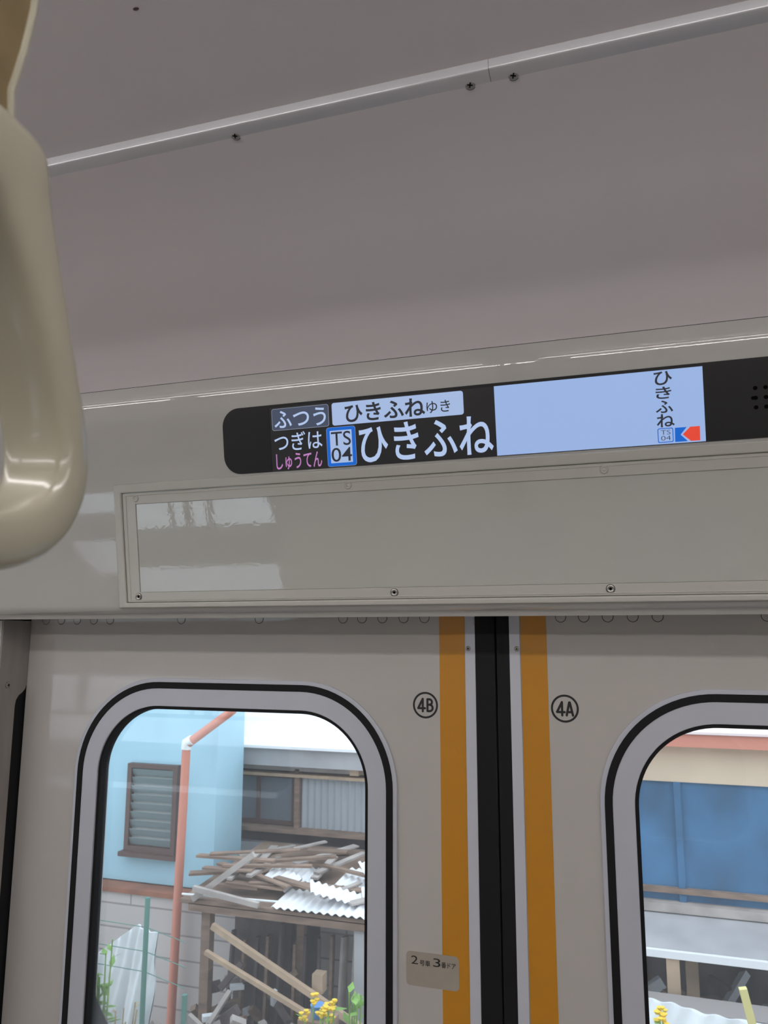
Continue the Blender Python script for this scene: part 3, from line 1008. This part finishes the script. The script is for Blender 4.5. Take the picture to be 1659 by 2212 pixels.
for k, (x, y, z, L, a, b_) in enumerate(((-1.62, 3.70, 0.245, 0.34, 0.30, 0.5), (-1.30, 3.86, 0.27, 0.40, -0.25, 0.35), (-2.05, 3.86, 0.255, 0.22, 0.2, -0.4), (-1.45, 4.05, 0.30, 0.30, 0.15, 0.9))):
    o = corr_sheet('torn_sheet', x - L / 2, x + L / 2, z, z + 0.03, y - 0.07, y + 0.07, 'white', None, pitch=0.045, amp=0.008)
    o.rotation_euler = (0.1 * k, a, b_)
    tag(o, ('torn white sheet tilted over the left end of the large roof sheet', 'torn white sheet tilted at the right end of the shed roof', 'smallest torn white sheet left of the others on the roof', 'torn white sheet at the back of the shed roof')[k], 'roof sheet')
ORD = 'first second third fourth fifth sixth seventh eighth ninth tenth eleventh twelfth thirteenth fourteenth'.split()
for k in range(14):
    x = -2.40 + k * 0.085 + rnd.uniform(-0.008, 0.008)
    t = rnd.uniform(-0.22, 0.0)
    o = MB().beam((x + rnd.uniform(-0.03, 0.03), 3.80 + 0.004 * k, GZ), (x, 3.90 + 0.002 * k, t), rnd.uniform(0.03, 0.075), 0.018).build('upright_board', E_[rnd.choice(('darkw', 'wood', 'darkw', 'wood2', 'wood'))])
    tag(o, 'old board propped upright inside the dark shed, %s from the left' % ORD[k], 'board', 'boards propped inside the shed')
# junk heap in the shed mouth: one uncountable pile
b = MB()
for k in range(420):
    x = rnd.uniform(-2.55, -1.1)
    y = rnd.uniform(3.1, 3.9)
    top = -0.62 + 0.34 * rnd.random() + 0.12 * math.sin(x * 5)
    z = rnd.uniform(GZ, top)
    L = rnd.uniform(0.05, 0.26)
    rot = Matrix.Rotation(rnd.uniform(-1.2, 1.2), 3, 'Y') @ Matrix.Rotation(rnd.uniform(-1, 1), 3, 'Z')
    b.mi = rnd.choice((0, 0, 1, 1, 2, 2, 3)) if L < 0.15 else rnd.choice((0, 1, 2))
    b.box(x - L / 2, y - 0.02, z - 0.012, x + L / 2, y + 0.02, z + rnd.uniform(0.004, 0.05), rot=rot)
o = b.build('junk_pile', [E_['darkw'], E_['wood'], E_['wood2'], E_['tarpw']])
tag(o, 'heap of broken boards and scrap in front of the open shed', 'junk', kind='stuff')
o = bxo('wooden_block', 'tan', None, -1.705, 3.55, -0.24, -1.64, 3.62, -0.14)
tag(o, 'small tan wooden block on a slanting timber in the shed', 'block')

# white tarpaulin draped over things by the fence
def drape(name, tops, bots, m_, ya, nu=40, nv=24, fold=0.03):
    b = MB()
    rows = []
    for off in (0, 0.012):
        rs = []
        for j in range(nv + 1):
            t = j / nv
            r_ = []
            for i in range(nu + 1):
                s_ = i / nu

                def lerp(P):
                    f = s_ * (len(P) - 1)
                    k = min(int(f), len(P) - 2)
                    return Vector(P[k]).lerp(Vector(P[k + 1]), f - k)
                a, c = lerp(tops), lerp(bots)
                p = a.lerp(c, t)
                r_.append(Vector((p.x, ya - 0.10 * t - fold * math.sin(s_ * 17 + t * 2.0) * (0.3 + t) - 0.012 * math.sin(s_ * 43 + t * 9) + off, p.y)))
            rs.append(r_)
        rows.append(rs)
    rings = rows[0] + rows[1][::-1] + [rows[0][0]]
    b.loops(rings, close=False)
    bmesh.ops.remove_doubles(b.bm, verts=b.bm.verts, dist=1e-6)
    me = b.mesh(name, E_[m_])
    shade(me, 60)
    return link(name, me, None)


o = drape('tarpaulin', [(-2.86, -0.02), (-2.70, 0.09), (-2.56, 0.19), (-2.43, 0.16)], [(-2.86, -0.36), (-2.66, -0.30), (-2.54, -0.42), (-2.38, -0.26)], 'tarpw', 3.06, fold=0.022)
tag(o, 'white tarpaulin bundled behind the green fence post', 'tarpaulin')
bk = MB()
bk.box(-2.82, 3.14, GZ, -2.60, 3.40, -0.48)
o = bk.build('crate_stack', E_['wood2'])
tag(o, 'grey crate under the white tarpaulin by the fence', 'crate')

# fence
f = empty('wire_fence', (-2.45, 2.9, GZ))
tag(f, 'green fence posts strung with thin wires in front of the block wall', 'fence')
for x, zt_ in ((-2.42, 0.38), (-2.17, -0.07), (-3.0, 0.3)):
    MB().tube([(x, 2.95, GZ), (x, 2.95, zt_)], 0.014, 10).build('post', E_['green'], f, smooth=True)
for z in (0.24, 0.12, 0.02):
    MB().tube([(-5.0, 2.95, z + 0.02), (-3.0, 2.95, z), (-2.42, 2.95, z - 0.01), (-2.17, 2.95, z - 0.06)], 0.0022, 6).build('wire', E_['green'], f, smooth=True)


def plant(name, x, y, z0, hgt, n, m_, label, cat='plant', flower=None, spread=0.12, lw=0.02):
    root = empty(name, (x, y, z0))
    tag(root, label, cat)
    st, lf = MB(), MB()
    for k in range(n):
        a = rnd.uniform(0, 6.28)
        d = rnd.uniform(0.1, 1) * spread
        tip = Vector((x + d * math.cos(a), y + d * math.sin(a), z0 + hgt * rnd.uniform(0.75, 1)))
        mid = Vector((x + d * 0.4 * math.cos(a), y + d * 0.4 * math.sin(a), z0 + hgt * 0.5))
        st.tube([(x, y, z0), mid, tip], 0.0035, 5)
        for q in range(9):
            t = rnd.uniform(0.35, 1)
            p = mid.lerp(tip, max(0, t * 2 - 1)) if t > 0.5 else Vector((x, y, z0)).lerp(mid, t * 2)
            a2 = rnd.uniform(0, 6.28)
            dv = Vector((math.cos(a2), math.sin(a2), rnd.uniform(-0.2, 0.8))).normalized()
            sd = dv.cross(Vector((0, 0, 1))).normalized() * lw * 0.5
            L = lw * rnd.uniform(1.6, 3)
            lf.face([lf.bm.verts.new(v) for v in (p, p + dv * L * 0.5 + sd, p + dv * L, p + dv * L * 0.5 - sd)])
        if flower:
            for q in range(6):
                c = tip + Vector((rnd.uniform(-.02, .02), rnd.uniform(-.02, .02), rnd.uniform(-.03, .02)))
                if q == 0: fl = MB()
                fl.tube([c, c + Vector((0, 0, 0.012))], [0.004, 0.013], 6)
            fl.build('flower_head', E_[flower], root)
    st.build('stems', E_['dry' if m_ == 'dry' else 'leaf'], root)
    lf.build('leaves', E_[m_], root)
    return root


plant('yellow_flower_plant', -1.30, 2.6, GZ, 1.25, 16, 'leaf', 'yellow flowered weed at the bottom of the left door window', flower='yellow', spread=0.12)
plant('weed_plant', -1.12, 2.65, GZ, 1.32, 9, 'leaf', 'tall green weed near the right side of the left door window', spread=0.05, lw=0.035)
plant('weed_plant', -2.42, 2.62, GZ, 1.42, 8, 'leaf', 'green weed with a yellow tip before the white tarpaulin', spread=0.04, lw=0.03, flower=None)
plant('dry_grass_tuft', -2.33, 2.6, GZ, 1.12, 22, 'dry', 'dry tan grass tuft at the lower left of the left door window', cat='grass', spread=0.14, lw=0.012)
plant('yellow_green_plant', 0.17, 2.8, GZ, 1.31, 14, 'leaf', 'yellow green plant at the bottom corner of the right door window', flower='yellow', spread=0.07, lw=0.03)
o = MB().tube([(-1.34, 2.75, 0.02), (-1.34, 2.75, 0.075)], [0.025, 0.035], 14).build('blue_pot', E_['pot'])
tag(o, 'small blue plastic pot among the yellow flowers', 'pot')
o = MB().box(-1.42, 2.70, GZ, -1.26, 2.82, 0.018).build('pot_stand', E_['wood'])
tag(o, 'brown wooden stand carrying the blue pot', 'stand')

# house beyond the right door
h = empty('cream_and_blue_house', (1.9, 4.5, GZ))
tag(h, 'cream and blue house with a salmon gutter seen through the right door', 'house')
bxo('upper_wall', 'cream', h, -0.45, 4.50, 0.875, 4.2, 8.5, 1.20)
b = MB()
b.loops([[Vector((x, y, z)) for y, z in ((4.36, 1.185), (4.36, 1.20), (8.5, 3.0), (8.5, 2.96))] for x in (-0.55, 4.3)], capa=True, capb=True)
b.build('roof', E_['pink'], h)
MB().box(-0.5, 4.38, 1.105, 4.25, 4.50, 1.18).build('gutter', E_['salmon'], h)['label'] = 'salmon pink gutter'
bxo('blue_panel', 'tarpb', h, -0.45, 4.52, 0.10, 4.2, 8.4, 0.875)
bxo('panel_batten', 'tarpb', h, 0.34, 4.495, 0.10, 0.38, 4.52, 0.875)
bxo('brown_rail', 'wood', h, -0.45, 4.48, 0.215, 4.2, 4.52, 0.245)
bxo('flashing', 'wood2', h, -0.45, 4.44, 0.115, 4.2, 4.52, 0.165)
bxo('lower_wall', 'darkw', h, -0.45, 5.00, GZ, 4.2, 5.1, 0.10)
b = MB()
b.loops([[Vector((x, y, z)) for y, z in ((4.08, 0.020), (4.08, 0.035), (4.54, 0.125), (4.54, 0.110))] for x in (-0.5, 4.2)], capa=True, capb=True)
b.build('awning', E_['greyroof'], h)
MB().box(-0.5, 4.05, -0.008, 4.2, 4.085, 0.030).build('awning_edge', E_['white'], h)['label'] = 'white front edge strip of the awning'
bxo('awning_post', 'tan', h, 0.235, 4.06, GZ, 0.305, 4.12, -0.005)
bxo('awning_post', 'tan', h, 0.345, 4.30, GZ, 0.415, 4.36, 0.02)
b = MB()
for k in range(150):
    x = rnd.uniform(-0.3, 1.6)
    y = rnd.uniform(4.14, 4.9)
    z = rnd.uniform(GZ, -0.42 + 0.25 * rnd.random())
    L = rnd.uniform(0.08, 0.35)
    rot = Matrix.Rotation(rnd.uniform(-0.7, 0.7), 3, 'Y') @ Matrix.Rotation(rnd.uniform(-1, 1), 3, 'Z')
    b.mi = rnd.choice((0, 1, 1, 2, 3))
    b.box(x - L / 2, y - 0.03, z - 0.015, x + L / 2, y + 0.03, z + rnd.uniform(0.004, 0.06), rot=rot)
o = b.build('junk_pile', [E_['darkw'], E_['wood'], E_['wood2'], E_['tarpw']])
tag(o, 'heap of scrap boards under the awning of the blue house', 'junk', kind='stuff')
o = drape('white_sheet', [(0.08, -0.10), (0.30, -0.13), (0.55, -0.16), (0.95, -0.14)], [(0.08, -0.35), (0.30, -0.38), (0.55, -0.4), (0.95, -0.38)], 'tarpw', 3.75)
tag(o, 'pale crumpled sheet low in front of the awning posts', 'sheet')
o = MB().box(0.05, 3.80, GZ, 1.0, 4.00, -0.17).build('low_wall', E_['block'])
tag(o, 'low block wall behind the pale crumpled sheet', 'wall')
o = MB().beam((0.505, 2.8, 0.36), (0.80, 2.82, GZ), 0.030, 0.030).build('leaning_stake', E_['stake'])
tag(o, 'pale yellow stake leaning low in the right door window', 'stake')

# unseen shapes added across the line to pattern the header's reflections
h = empty('added_dark_building', (1.5, -8, GZ))  # added so the rear door windows mirror darker
tag(h, 'unseen dark building added to dim the door windows mirrored in the header', 'house')
bxo('wall', 'darkw', h, -3.4, -10.0, GZ, 9.0, -7.0, 2.6)
bxo('roof', 'greyroof', h, -3.6, -10.2, 2.6, 9.2, -6.8, 2.75)
o = MB().box(-14.0, -7.6, GZ, -3.6, -7.0, 0.12).build('added_white_wall', E_['white'])  # added as the bright strip in the card frame's reflection
tag(o, 'unseen white wall added to brighten the reflection in the card frame', 'wall')
o = MB().box(-14.0, -7.55, 0.121, -3.6, -7.05, 0.50).build('reflection_dark_block', E_['dark'])  # added as the dark band above that bright strip
tag(o, 'unseen dark block added as the dark band in the card frame reflection', 'reflection_dark_block')
